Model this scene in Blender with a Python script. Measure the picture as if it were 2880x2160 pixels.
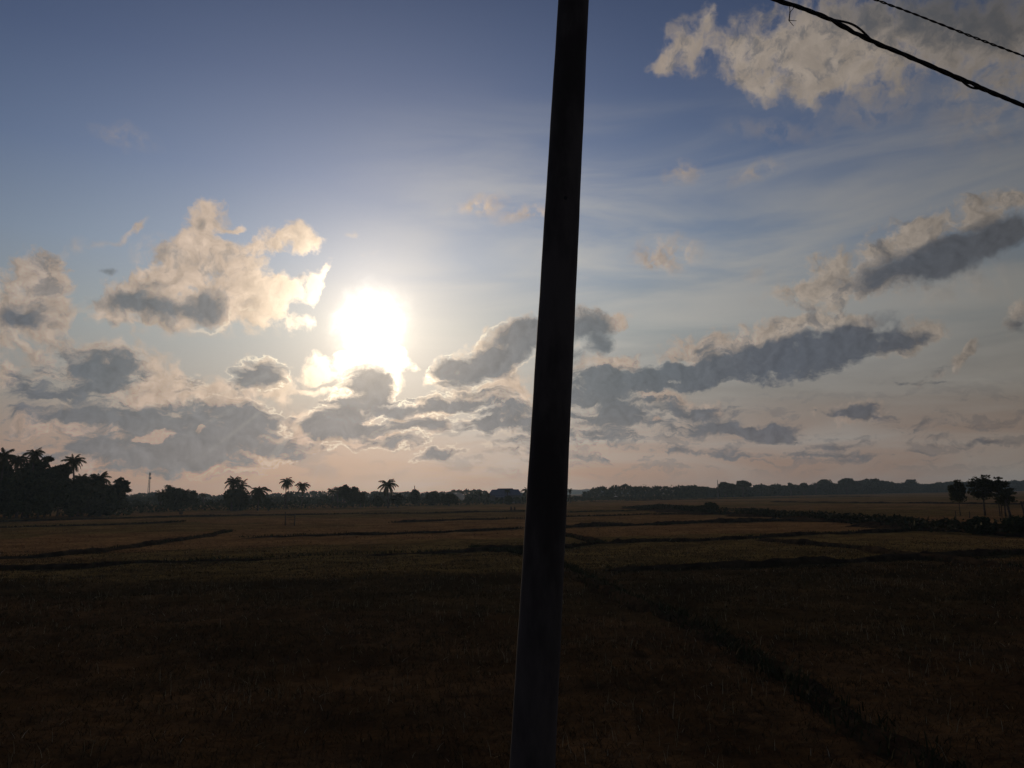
import bpy, bmesh, math, random
import numpy as np
from mathutils import Matrix, Vector

# ------------------------------------------------------------------ camera
SC = bpy.context.scene
COL = SC.collection
for o in list(bpy.data.objects): bpy.data.objects.remove(o)
FPX = 2190.0                      # focal length in photo pixels (2880 wide)
CAM_H = 3.0
cd = bpy.data.cameras.new('camera'); cam = bpy.data.objects.new('camera', cd); COL.objects.link(cam)
cd.sensor_fit = 'HORIZONTAL'; cd.angle = 2*math.atan(1440/FPX); cd.clip_start = 0.1; cd.clip_end = 20000
ROT = Matrix.Rotation(math.radians(90+7.98), 4, 'X') @ Matrix.Rotation(math.radians(-0.62), 4, 'Z')
cam.matrix_world = Matrix.Translation((0, 0, CAM_H)) @ ROT
SC.camera = cam
R3 = ROT.to_3x3()
def pdir(x, y): return (R3 @ Vector(((x-1440)/FPX, -(y-1080)/FPX, -1))).normalized()
def ground(x, y):
    d = pdir(x, y); t = -CAM_H/d.z; return Vector((d.x*t, d.y*t, 0))
def at_dist(x, Y, y=1400):        # ground point seen under photo column x, at depth Y
    d = pdir(x, y); return Vector((d.x/d.y*Y, Y, 0))
def height_at(x, y, Y):           # world height of photo point (x, y) at depth Y
    d = pdir(x, y); return CAM_H + d.z/d.y*Y

# ------------------------------------------------------------------ exposure, sun, sky
EXPO = -1.5
SC.view_settings.view_transform = 'Standard'; SC.view_settings.look = 'None'
SC.view_settings.exposure = EXPO; SC.view_settings.gamma = 1.0
SUND = pdir(1045, 913)
SUN_EL = math.asin(SUND.z); SUN_AZ = math.atan2(SUND.x, SUND.y)
sl = bpy.data.lights.new('sun', 'SUN'); sl.energy = SUN_E = 2.8; sl.angle = math.radians(0.5); sl.color = (1.0, 0.74, 0.50)
so = bpy.data.objects.new('sun', sl); COL.objects.link(so); so.location = (0, 0, 60)
so.rotation_euler = (-SUND).to_track_quat('-Z', 'Y').to_euler()

wd = bpy.data.worlds.new('World'); SC.world = wd; wd.use_nodes = True
wt = wd.node_tree; wt.nodes.clear()
class G:                                     # tiny expression builder for node trees
    def __init__(s, t): s.t = t
    def new(s, k, **kw):
        n = s.t.nodes.new(k)
        for a, v in kw.items(): setattr(n, a, v)
        return n
    def put(s, n, i, v):
        if isinstance(v, bpy.types.NodeSocket): s.t.links.new(v, n.inputs[i])
        elif v is not None: n.inputs[i].default_value = v
    def m(s, op, a, b=None, c=None, clamp=False):
        n = s.new('ShaderNodeMath', operation=op, use_clamp=clamp)
        s.put(n, 0, a); s.put(n, 1, b); s.put(n, 2, c); return n.outputs[0]
    def v(s, op, a, b=None):
        n = s.new('ShaderNodeVectorMath', operation=op); s.put(n, 0, a); s.put(n, 1, b)
        return n.outputs['Value'] if op in ('DOT_PRODUCT', 'LENGTH') else n.outputs[0]
    def ss(s, x, lo, hi, a=0.0, b=1.0):      # smoothstep
        n = s.new('ShaderNodeMapRange', interpolation_type='SMOOTHSTEP'); s.put(n, 0, x)
        n.inputs[1].default_value = lo; n.inputs[2].default_value = hi
        n.inputs[3].default_value = a; n.inputs[4].default_value = b; return n.outputs[0]
    def mix(s, f, a, b, mode='MIX'):
        n = s.new('ShaderNodeMix', data_type='RGBA', blend_type=mode); s.put(n, 0, f); s.put(n, 6, a); s.put(n, 7, b)
        return n.outputs[2]
    def ramp(s, x, stops, interp='LINEAR'):
        n = s.new('ShaderNodeValToRGB'); cr = n.color_ramp; cr.interpolation = interp
        while len(cr.elements) < len(stops): cr.elements.new(0.5)
        for e, (p, c) in zip(cr.elements, stops): e.position = p; e.color = c
        s.put(n, 0, x); return n.outputs[0]
    def noise(s, vec, scale, detail=4, rough=0.5, dist=0.0, lac=2.0, out=0):
        n = s.new('ShaderNodeTexNoise'); s.put(n, 'Vector', vec)
        n.inputs['Scale'].default_value = scale; n.inputs['Detail'].default_value = detail
        n.inputs['Roughness'].default_value = rough; n.inputs['Distortion'].default_value = dist
        n.inputs['Lacunarity'].default_value = lac
        return n.outputs[out]
def lin(c): c /= 255.0; return c/12.92 if c <= 0.04045 else ((c+0.055)/1.055)**2.4
def disp(r, g, b):                           # photo colour -> scene-linear radiance at this exposure
    k = 2.0**(-EXPO); return (lin(r)*k, lin(g)*k, lin(b)*k, 1)
g = G(wt)
dirv = g.v('NORMALIZE', g.new('ShaderNodeTexCoord').outputs['Generated'])
sep = g.new('ShaderNodeSeparateXYZ'); g.put(sep, 0, dirv)
DEG = 57.29578
az = g.m('MULTIPLY', g.m('ARCTAN2', sep.outputs[0], sep.outputs[1]), DEG)
el = g.m('MULTIPLY', g.m('ARCSINE', sep.outputs[2]), DEG)
cmb = g.new('ShaderNodeCombineXYZ'); g.put(cmb, 0, az); g.put(cmb, 1, el); P = cmb.outputs[0]
gam = g.m('MULTIPLY', g.m('ARCCOSINE', g.m('MINIMUM', g.v('DOT_PRODUCT', dirv, tuple(SUND)), 0.999999)), DEG)

# clear air: physical sky plus the milky haze band of a humid evening
sky = g.new('ShaderNodeTexSky', sky_type='NISHITA', sun_disc=False)
sky.sun_elevation = SUN_EL; sky.sun_rotation = SUN_AZ; sky.dust_density = 0.4; sky.air_density = 1.0; sky.ozone_density = 1.5
nis = g.v('SCALE', sky.outputs[0]); nis.node.inputs[3].default_value = 0.05
elr = g.m('DIVIDE', g.m('MAXIMUM', el, 0.0), 40.0)
air = g.ramp(elr, [(0.0, disp(172,134,116)), (0.07, disp(178,148,132)), (0.17, disp(166,158,149)), (0.30, disp(161,168,169)),
                   (0.42, disp(142,158,178)), (0.56, disp(114,133,166)), (0.72, disp(92,110,146)), (0.88, disp(76,93,128)), (1.0, disp(60,78,118))])
dim = g.ramp(g.m('DIVIDE', gam, 90.0), [(0.0,(1.1,)*3+(1,)), (0.12,(1.0,)*3+(1,)), (0.20,(0.88,0.88,0.88,1)), (0.30,(0.66,0.67,0.69,1)), (0.40,(0.53,0.53,0.54,1)), (0.5,(0.43,0.42,0.41,1)), (1.0,(0.30,0.31,0.34,1))])
air = g.mix(1.0, air, dim, 'MULTIPLY')
base = g.mix(0.12, air, nis)
# thin high veil (cirrus film), mostly right of the sun
cr = g.new('ShaderNodeMapping'); g.put(cr, 0, P); cr.inputs['Rotation'].default_value = (0, 0, math.radians(-9)); cr.inputs['Scale'].default_value = (0.045, 0.26, 1)
ci = g.noise(cr.outputs[0], 1.0, 6, 0.55, 0.6)
veil = g.m('MULTIPLY', g.ss(ci, 0.30, 0.70), g.m('MULTIPLY', g.ss(el, 31, 16), g.ss(az, -16, 0)))
base = g.mix(g.m('MULTIPLY', veil, 0.72), base, g.mix(1.0, disp(192,188,180), dim, 'MULTIPLY'))
# ---- clouds: elliptical masses placed by azimuth / elevation, broken up by noise
def angs(x, y):
    d = pdir(x, y); return Vector((math.degrees(math.atan2(d.x, d.y)), math.degrees(math.asin(d.z))))
w1 = g.noise(P, 0.33, 7, 0.54, 0.0, 2.1, 1)
wv = g.v('SCALE', g.v('SUBTRACT', w1, (0.5, 0.5, 0.5))); wv.node.inputs[3].default_value = 2.6
PW = g.v('ADD', P, wv)
det = g.noise(PW, 0.8, 8, 0.57, 0.0, 2.15)
dt = g.m('SUBTRACT', det, 0.5)
sunv = angs(1045, 913)
tos = g.v('NORMALIZE', g.v('SUBTRACT', (sunv.x, sunv.y, 0), P))
sh = g.v('SCALE', tos); sh.node.inputs[3].default_value = 0.42
det2 = g.noise(g.v('ADD', PW, sh), 0.8, 5, 0.57, 0.0, 2.15)
relief = g.m('MULTIPLY_ADD', g.m('SUBTRACT', det, det2), g.ss(el, 25, 19, 0.5, 1.7), 1.0)
gamn = g.m('ADD', gam, g.m('MULTIPLY', dt, 2.4))
# aureole of the veiled sun
g1 = g.m('ADD', g.m('MULTIPLY', g.m('EXPONENT', g.m('DIVIDE', gam, -5.8)), 1.15), g.m('MULTIPLY', g.m('EXPONENT', g.m('DIVIDE', gam, -2.6)), 0.45))
g2 = g.m('MULTIPLY', g.m('EXPONENT', g.m('MULTIPLY', g.m('POWER', g.m('DIVIDE', gamn, 1.52), 2.0), -1.0)), 3.2)
glow = g.mix(1.0, (2.05, 1.66, 1.25, 1), g1, 'MULTIPLY')
glow = g.mix(1.0, glow, g.mix(1.0, (3.0, 2.75, 2.3, 1), g2, 'MULTIPLY'), 'ADD')

def field(blobs, start=0.0, grow=1.3):
    acc = start
    for b in blobs:
        x, y, rx, ry = b[:4]; rot = b[4] if len(b) > 4 else 0; w = b[5] if len(b) > 5 else 1.0
        c = angs(x, y); r = math.radians(rot)           # rot: counter-clockwise in the picture
        a = angs(x+rx*math.cos(r), y-rx*math.sin(r))-c; q = angs(x-ry*math.sin(r), y-ry*math.cos(r))-c
        m = g.new('ShaderNodeMapping', vector_type='TEXTURE'); g.put(m, 0, PW)
        m.inputs[1].default_value = (c.x, c.y, 0); m.inputs[2].default_value = (0, 0, math.atan2(a.y, a.x))
        m.inputs[3].default_value = (a.length*grow, q.length*grow, 1)
        s = g.new('ShaderNodeTexGradient', gradient_type='SPHERICAL'); g.put(s, 0, m.outputs[0])
        acc = g.m('MULTIPLY_ADD', s.outputs[1], w, acc)
    return acc
COVER = [ # left tower, big winged cloud, arms
 (110,745,75,60),(50,830,120,90),(150,830,60,120,10),(70,920,140,70),(20,1060,65,52),
 (592,605,50,46),(555,670,58,85,-22),(500,740,95,62),(460,790,150,70,15),(645,718,130,48,8),(795,670,98,45,10),(865,676,42,30),
 (655,635,38,10,15),(700,775,95,42,-10),(640,830,160,48,5),(800,830,110,55,25),(893,798,24,58,-20),(918,745,14,36,-15),(838,905,45,28),
 (400,860,150,62),(560,880,120,50),(690,880,110,48),(320,880,75,36),
 (300,1030,190,82),(470,1075,70,65),(420,1120,130,40),(90,1190,80,38),(220,1205,140,18),
 (560,1100,105,45),(690,1112,115,45),(735,1045,70,50),(780,1090,50,35),(640,1165,120,35),
 (300,1250,55,34,30),(230,1300,60,30),
 # glowing bank under the sun and its neighbours
 (975,1016,150,40,6),(1060,1000,90,30,-5),(885,1055,70,22),(870,1090,65,12),(1130,1020,60,14),(1105,1070,30,55,-20),
 (985,1120,130,66,28),(840,1190,50,50,40),(930,1205,120,50),
 (1330,1018,130,52,20),(1440,955,125,55,28),(1240,1050,50,32),(1300,1120,120,36,8),(1430,1080,70,70),(1200,1145,70,30),(1440,1170,70,46),(1230,1195,150,30),
 (1680,890,70,38),(1745,888,50,24,10),
 (1700,1035,90,50),(1760,1015,60,30,10),(1960,985,100,50,10),(2110,958,135,46,16),(2240,925,90,36,14),(2352,903,120,44,-6),(2430,915,80,26),(2610,928,68,32),(2540,965,90,30,20),
 (1840,1120,85,30),(1960,1145,90,28),(2100,1020,170,48,10),
 (2283,824,105,44),(2345,755,105,58,12),(2520,682,120,62,25),(2615,645,62,58),(2757,604,115,54,28),(2862,566,60,34),(2450,800,170,46,8),
 (2856,880,46,62),(2670,1025,120,20,28),(2728,985,45,15,40),
 (2420,1162,140,30,4),
 # great ragged cloud at top right
 (1860,174,46,46),(1926,127,90,62,40),(1995,40,28,48,-20),(2060,150,120,80),(2190,190,150,96),(2290,90,230,120),(2450,120,250,120),(2690,70,300,110),(2840,150,220,140),(2270,260,45,70,10),(2140,235,60,60),(2400,215,150,50)]
CORE = [
 (60,890,85,42,10,1.0),(110,915,90,22,0,0.6),(40,1075,45,28,0,.7),(565,628,20,24,-15,.55),(575,868,70,54,0,1.35),(375,858,125,38,0,1.1),(470,850,120,30,0,.5),(430,800,90,26,15,.4),(300,766,36,13,0,.7),(840,780,18,16,0,.5),(700,862,30,18,0,.5),
 (265,1035,140,62,0,1.4),(180,1105,110,28,0,.8),(320,1085,90,38,0,1.0),(230,1165,230,26,0,1.2),(90,1110,110,30,0,.6),
 (735,1048,60,42,0,1.3),(680,1065,45,28,0,.7),(525,1080,50,34,0,.7),
 (585,1205,190,78,0,1.5),(700,1190,70,55,0,1.1),(420,1265,190,60,0,1.3),(560,1290,230,45,0,1.2),(140,1260,170,34,0,.8),(800,1256,75,30,0,1.2),(915,1258,48,12,0,.9),(380,1190,90,28,0,.8),
 (1040,1072,62,40,-15,1.4),(985,1140,110,54,28,1.5),(925,1192,80,40,10,1.5),(975,1212,110,22,0,1.2),(1090,1140,60,30,-20,1.0),(832,1165,18,12,0,.7),
 (1330,1035,110,42,8,1.5),(1436,975,115,50,26,1.5),(1505,930,60,46,10,1.3),(1250,1040,38,24,0,.9),
 (1280,1135,165,30,4,1.4),(1410,1140,50,40,0,.7),(1120,1150,50,20,0,1),(1224,1198,180,24,2,1.4),(1367,1188,36,30,0,1.2),(1097,1243,110,18,2,1.4),(1230,1275,85,14,8,1.0),(1480,1185,90,40,0,1.2),(1490,1255,60,28,0,.9),(1370,1250,60,12,0,.5),
 (1660,905,70,38,15,1.4),(1685,965,34,32,-20,1.3),(1620,990,40,30,0,.8),
 (1658,1075,75,44,0,1.4),(1774,1066,125,42,0,1.5),(1900,1070,125,34,4,1.5),(2063,1030,180,52,10,1.6),(2265,1000,185,56,10,1.6),(2400,962,135,56,18,1.5),(2526,960,80,30,15,1.1),(1975,985,22,16,0,.6),(2600,945,40,16,0,.6),(2340,918,40,16,0,.5),
 (1687,1128,125,40,0,1.4),(1716,1184,155,34,0,1.5),(1840,1130,50,14,0,.7),
 (1976,1162,125,34,0,1.4),(2034,1212,175,26,0,1.5),(1680,1235,120,18,0,1.1),(2190,1222,95,24,0,1.2),(2330,1256,110,22,0,1.1),(1970,1272,115,12,0,.9),(1780,1262,110,14,0,.8),(2130,1285,150,12,0,.8),(1700,1285,80,10,0,.6),
 (2410,1162,125,24,3,1.2),(2520,760,190,56,14,1.25),(2700,708,160,56,24,1.35),(2830,668,85,46,26,1.3),(2870,905,40,36,0,.9),(2645,1030,90,14,25,.7),(2540,1072,110,8,0,.6),
 (2613,1206,160,16,3,.6),(2740,1240,120,16,0,.6),(2470,1280,140,18,0,.6),
 (2640,40,380,90,0,.65),(2780,100,280,110,0,.5),(2420,60,140,50,0,.3)]
SOFT = [(1872,715,100,46,8,1.5),(1845,735,60,24,0,.8),(1362,574,66,34,15,1.4),(1484,609,85,22,0,1.2),(380,640,60,16,38,1),(395,628,34,14,38,1),(205,690,45,22,30,.5),(290,680,90,12,10,.4),(350,385,95,36,-10,.45),(990,663,14,12,0,1),(1035,718,30,7,10,.7),
 (1300,590,70,20,0,.5),(1924,492,50,40,0,1),(2130,490,75,30,24,.8),(2190,370,160,30,0,.4),(1900,740,100,40,0,.5),(2130,770,40,18,40,.4),(2180,820,70,40,30,.5),(2700,800,200,70,10,.45),
 (2780,300,180,120,30,.7),(2450,300,200,50,5,.5),(2500,150,300,120,0,.7),(70,965,170,50,0,.8),(170,990,170,60,0,.6),(600,925,200,22,0,.5),(420,700,60,40,40,.5)]
HOLE = [(452,1232,48,22,8,1),(575,1225,16,14,0,1.1),(395,1240,30,16,30,.8),(620,1130,120,26,0,.7),(850,1215,30,50,0,.6),(890,1235,100,8,0,.6),(1130,1225,110,5,0,.9),(1010,1235,60,8,0,.7),(1130,1180,60,7,0,.7),(1460,1090,40,44,0,.7),(170,1215,150,10,4,.7),(1860,1185,40,10,0,.5)]
# small distant cloudlets in rows above the horizon
lm = g.new('ShaderNodeMapping'); g.put(lm, 0, PW); lm.inputs['Scale'].default_value = (0.30, 1.25, 1)
low = g.noise(lm.outputs[0], 1.0, 6, 0.6, 0.3)
V = field(COVER); K = field(CORE, grow=1.38); S = field(SOFT); H = field(HOLE)
hard = g.ss(g.m('MULTIPLY_ADD', dt, 2.2, V), 0.12, 0.78)
loose = g.ss(g.m('MULTIPLY_ADD', dt, 2.3, V), 0.05, 1.15)
cov = g.m('MULTIPLY', g.m('ADD', hard, g.m('MULTIPLY', g.m('SUBTRACT', loose, hard), g.m('MULTIPLY', g.ss(el, 18, 23), g.ss(az, 3, 7)))), g.ss(V, 0.02, 0.12))
Kn = g.m('ADD', g.m('MULTIPLY_ADD', dt, 1.25, K), g.m('MULTIPLY', g.m('SUBTRACT', low, 0.52), g.ss(el, 12, 7, 0, 3.4)))
Kp = g.ss(K, 0.02, 0.15)
core = g.m('MULTIPLY', g.ss(Kn, 0.06, 0.95), g.m('MULTIPLY', Kp, 0.96))
rim = g.m('MULTIPLY', g.m('MULTIPLY', g.m('MULTIPLY', Kp, g.ss(Kn, 0.00, 0.08)), g.ss(Kn, 0.24, 0.10)), g.m('MULTIPLY', g.ss(gam, 22, 3), g.ss(el, 13.5, 12.0)))
soft = g.m('MULTIPLY', g.m('MINIMUM', S, 1.0), g.ss(det, 0.34, 0.62), clamp=True)
near = g.ss(gam, 42, 2)
# sunlit vapour: cream, brighter toward the sun; pinker when low
cream = g.ramp(g.m('DIVIDE', gam, 45.0), [(0.0, disp(255,250,225)), (0.10, disp(240,214,180)), (0.22, disp(200,177,156)), (0.45, disp(172,155,141)), (0.7, disp(158,146,134)), (1.0, disp(128,119,110))])
cream = g.mix(g.ss(el, 9, 2, 0, 0.45), cream, g.mix(1.0, disp(196,158,140), dim, 'MULTIPLY'))
tex = g.m('MULTIPLY', relief, g.ss(det, 0.36, 0.66, 1.06, 0.80))
cream = g.mix(1.0, cream, tex, 'MULTIPLY')
mott = g.noise(PW, 0.55, 6, 0.66, 0.4)
grey = g.ramp(g.m('DIVIDE', gam, 45.0), [(0.0, disp(150,145,140)), (0.14, disp(114,117,121)), (0.4, disp(98,104,109)), (0.65, disp(84,89,98)), (1.0, disp(74,75,78))])
grey = g.mix(g.ss(az, -24, -40, 0, 0.3), grey, disp(100,100,110))
grey = g.mix(g.ss(el, 9, 1, 0, 0.45), grey, g.mix(1.0, disp(150,138,132), dim, 'MULTIPLY'))
grey = g.mix(1.0, grey, g.m('MULTIPLY_ADD', g.m('SUBTRACT', relief, 1.0), 0.45, 1.0), 'MULTIPLY')
c = g.mix(g.m('MULTIPLY', soft, 0.85), base, cream)
c = g.mix(g.m('MULTIPLY', cov, 0.93), c, g.mix(g.m('MULTIPLY', g.ss(mott, 0.50, 0.66), g.ss(gam, 4, 12, 0, 0.6)), cream, grey))
c = g.mix(core, c, grey)
hol = g.m('MULTIPLY', g.ss(g.m('MULTIPLY_ADD', dt, 1.4, H), 0.25, 0.5), g.ss(H, 0.02, 0.12))
c = g.mix(g.m('MULTIPLY', hol, 0.85), c, cream)
c = g.mix(g.m('MULTIPLY', rim, 0.85), c, g.mix(g.ss(gam, 4, 16), disp(255,244,214), disp(206,182,162)))
lowm = g.m('MULTIPLY', g.ss(low, 0.50, 0.60), g.m('MULTIPLY', g.ss(el, 0.5, 2.0), g.ss(el, 8.0, 4.0)))
c = g.mix(g.m('MULTIPLY', lowm, 0.42), c, grey)
# shafts of light fanning down from the sun through the haze
sa = angs(1045, 913)
ang = g.m('ARCTAN2', g.m('SUBTRACT', el, sa.y), g.m('SUBTRACT', az, sa.x))
nr = g.new('ShaderNodeTexNoise', noise_dimensions='1D'); g.put(nr, 'W', g.m('MULTIPLY', ang, 2.6)); nr.inputs['Detail'].default_value = 1.5
ray = g.m('MULTIPLY', g.ss(nr.outputs[0], 0.5, 0.72), g.m('MULTIPLY', g.ss(g.m('SUBTRACT', sa.y, el), 2.5, 5.5), g.ss(gam, 19, 6)))
c = g.mix(g.m('MULTIPLY', g.m('MULTIPLY', ray, g.ss(az, sunv.x-1.5, sunv.x-6)), 0.13), c, disp(205,200,185))
c = g.mix(1.0, c, g.mix(1.0, glow, g.m('ADD', g.m('MULTIPLY_ADD', core, -0.5, 1.0), g.m('MULTIPLY', g.m('MULTIPLY', cov, g.m('SUBTRACT', 1.0, core)), g.ss(gam, 10, 3, 0, 1.6))), 'MULTIPLY'), 'ADD')
# the thick masses still stand out in front of the glow
bgn = g.new('ShaderNodeBackground'); g.put(bgn, 0, c); bgn.inputs[1].default_value = 1.0
wo = g.new('ShaderNodeOutputWorld'); wt.links.new(bgn.outputs[0], wo.inputs[0])
wd.cycles.sampling_method = 'MANUAL'; wd.cycles.sample_map_resolution = 512

# ------------------------------------------------------------------ render economy
SC.cycles.volume_bounces = 0; SC.cycles.diffuse_bounces = 2; SC.cycles.glossy_bounces = 1
SC.cycles.transmission_bounces = 1; SC.cycles.max_bounces = 4; SC.cycles.sample_clamp_indirect = 4

# ------------------------------------------------------------------ helpers
rng = np.random.default_rng(7); random.seed(7)
def tag(o, label=None, cat=None, group=None, kind=None):
    if label: o['label'] = label
    if cat: o['category'] = cat
    if group: o['group'] = group
    if kind: o['kind'] = kind
    return o
def empty(name, loc=(0,0,0), rz=0.0):
    o = bpy.data.objects.new(name, None); o.empty_display_size = 0.3; o.location = loc; o.rotation_euler = (0,0,rz)
    COL.objects.link(o); return o
def mesh_obj(name, V, F, mat, parent=None, smooth=False):
    """V (n,3); F list of index arrays or an (m,k) array"""
    me = bpy.data.meshes.new(name); V = np.asarray(V, np.float32)
    if isinstance(F, np.ndarray):
        k = F.shape[1]; m = len(F)
        me.vertices.add(len(V)); me.vertices.foreach_set('co', V.ravel())
        me.loops.add(m*k); me.loops.foreach_set('vertex_index', F.astype(np.int32).ravel())
        me.polygons.add(m); me.polygons.foreach_set('loop_start', np.arange(0, m*k, k, dtype=np.int32))
        me.polygons.foreach_set('loop_total', np.full(m, k, np.int32)); me.update(calc_edges=True)
    else: me.from_pydata(V.tolist(), [], [list(map(int, f)) for f in F])
    me.validate()
    if smooth: me.polygons.foreach_set('use_smooth', [True]*len(me.polygons))
    me.materials.append(mat)
    o = bpy.data.objects.new(name, me); COL.objects.link(o)
    if parent: o.parent = parent
    return o
class MB:                                   # collects shapes into one mesh
    def __init__(s): s.V = []; s.F = []
    def add(s, V, F):
        b = len(s.V); s.V += [tuple(v) for v in V]; s.F += [[i+b for i in f] for f in F]
    def tube(s, pts, rad, n=7, cap=True, twist=0.0):
        pts = [Vector(p) for p in pts]; k = len(pts)
        rad = rad if hasattr(rad, '__len__') else [rad]*k
        V = []; F = []
        up = Vector((0.13, 0.97, 0.21)).normalized()
        for i, p in enumerate(pts):
            t = (pts[min(i+1, k-1)]-pts[max(i-1, 0)]).normalized()
            a = t.cross(up)
            if a.length < 1e-3: a = t.cross(Vector((1,0,0)))
            a.normalize(); b = t.cross(a)
            for j in range(n):
                th = 2*math.pi*j/n+twist; V.append(p+(a*math.cos(th)+b*math.sin(th))*rad[i])
        for i in range(k-1):
            for j in range(n):
                F.append((i*n+j, i*n+(j+1)%n, (i+1)*n+(j+1)%n, (i+1)*n+j))
        if cap: F.append(tuple(range(n))[::-1]); F.append(tuple(range((k-1)*n, k*n)))
        s.add(V, F)
    def box(s, c, d, rz=0.0):
        c = Vector(c); hx, hy, hz = d[0]/2, d[1]/2, d[2]/2; M = Matrix.Rotation(rz, 3, 'Z')
        V = [c+M@Vector((x*hx, y*hy, z*hz)) for z in (-1,1) for y in (-1,1) for x in (-1,1)]
        s.add(V, [(0,2,3,1),(4,5,7,6),(0,1,5,4),(2,6,7,3),(0,4,6,2),(1,3,7,5)])
    def build(s, name, mat, parent=None, smooth=False): return mesh_obj(name, s.V, s.F, mat, parent, smooth)
def vnoise(x, y, seed=0):                   # smooth value noise on arrays
    xi = np.floor(x).astype(np.int64); yi = np.floor(y).astype(np.int64); fx = x-xi; fy = y-yi
    fx = fx*fx*(3-2*fx); fy = fy*fy*(3-2*fy)
    def h(a, b):
        n = (a*374761393+b*668265263+seed*1442695041) & 0x7fffffff
        n = ((n ^ (n >> 13))*1274126177) & 0x7fffffff
        return ((n ^ (n >> 16)) & 0xffff)/65535.0
    return (h(xi,yi)*(1-fx)+h(xi+1,yi)*fx)*(1-fy)+(h(xi,yi+1)*(1-fx)+h(xi+1,yi+1)*fx)*fy
def leaves(cent, size, rg=rng, aspect=0.55, flat=0.0, jit=0.35):
    """one rhombic leaf clump face per centre, random orientation"""
    n = len(cent); a = rg.normal(size=(n,3)); a[:,2] *= (1-flat); a /= np.linalg.norm(a,axis=1)[:,None]+1e-9
    b = rg.normal(size=(n,3)); b[:,2] *= (1-flat); b -= a*(a*b).sum(1)[:,None]; b /= np.linalg.norm(b,axis=1)[:,None]+1e-9
    s = (size*(1+jit*rg.normal(size=n)).clip(0.4,2))[:,None]; c = np.asarray(cent)
    V = np.stack([c-a*s, c-b*s*aspect, c+a*s, c+b*s*aspect], 1).reshape(-1,3)
    return V, np.arange(4*n).reshape(-1,4)

def material(name, build):
    m = bpy.data.materials.new(name); m.use_nodes = True; t = m.node_tree; t.nodes.clear(); g = G(t)
    out = g.new('ShaderNodeOutputMaterial'); p = g.new('ShaderNodeBsdfPrincipled'); t.links.new(p.outputs[0], out.inputs[0])
    build(g, p); return m
def rgb(*c): return (c[0], c[1], c[2], 1)
def simple(name, c1, c2, scale=3.0, rough=0.8, bump=0.0, spec=0.3, stretch=(1,1,1)):
    def b(g, p):
        mp = g.new('ShaderNodeMapping'); g.put(mp, 0, g.new('ShaderNodeTexCoord').outputs['Object']); mp.inputs['Scale'].default_value = stretch
        n = g.noise(mp.outputs[0], scale, 5, 0.6)
        g.put(p, 'Base Color', g.mix(g.ss(n, 0.35, 0.65), rgb(*c1), rgb(*c2))); p.inputs['Roughness'].default_value = rough
        p.inputs['Specular IOR Level'].default_value = spec
        if bump:
            bn = g.new('ShaderNodeBump'); bn.inputs['Strength'].default_value = bump; bn.inputs['Distance'].default_value = 0.02
            g.put(bn, 'Height', n); g.put(p, 'Normal', bn.outputs[0])
    return material(name, b)
def leafmat(name, c1, c2, c3=None, third=0.1):
    def b(g, p):
        geo = g.new('ShaderNodeNewGeometry'); r = geo.outputs['Random Per Island']
        c = g.mix(r, rgb(*c1), rgb(*c2))
        if c3: c = g.mix(g.ss(r, 1-third-0.01, 1-third+0.01), c, rgb(*c3))
        g.put(p, 'Base Color', c); p.inputs['Roughness'].default_value = 0.85; p.inputs['Specular IOR Level'].default_value = 0.04
    return material(name, b)
M_leaf = leafmat('foliage', (0.030,0.042,0.018), (0.065,0.078,0.030))
M_leaf2 = leafmat('foliage_olive', (0.040,0.045,0.018), (0.085,0.085,0.035))
M_palm = leafmat('palm_frond', (0.040,0.050,0.020), (0.090,0.085,0.032))
M_bark = simple('bark', (0.050,0.038,0.028), (0.10,0.080,0.060), 4, 0.9, 0.4)
M_scrub = leafmat('scrub', (0.030,0.034,0.015), (0.060,0.058,0.024), (0.20,0.17,0.10), 0.006)
M_grass = leafmat('grass', (0.024,0.024,0.009), (0.076,0.052,0.024), (0.50,0.42,0.26), 0.010)
M_stub = leafmat('stubble', (0.095,0.050,0.022), (0.270,0.150,0.062), (0.40,0.30,0.18), 0.01)
M_concrete = simple('weathered_concrete', (0.042,0.034,0.029), (0.100,0.083,0.072), 4, 0.85, 0.35, 0.25, (1,1,0.35))
M_rubber = simple('cable_sheath', (0.012,0.012,0.013), (0.022,0.021,0.022), 20, 0.55, 0.0, 0.3)
M_wire = simple('iron_wire', (0.05,0.045,0.04), (0.09,0.07,0.055), 40, 0.6)
M_wood = simple('grey_wood', (0.050,0.036,0.024), (0.095,0.070,0.048), 6, 0.9, 0.3, 0.2, (1,1,0.2))
M_steel = simple('mast_steel', (0.10,0.09,0.085), (0.16,0.13,0.12), 2, 0.6)
M_wall = simple('house_wall', (0.12,0.12,0.12), (0.17,0.165,0.16), 0.6, 0.9)
M_roof = simple('blue_roof', (0.075,0.085,0.115), (0.10,0.108,0.14), 0.5, 0.65, 0, 0.3, (6,0.5,0.5))
M_dark = simple('dark_opening', (0.02,0.02,0.022), (0.03,0.03,0.03), 2, 0.9)
M_white = simple('pale_sheet', (0.65,0.63,0.58), (0.8,0.78,0.72), 2, 0.35, 0, 0.6)

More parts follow.
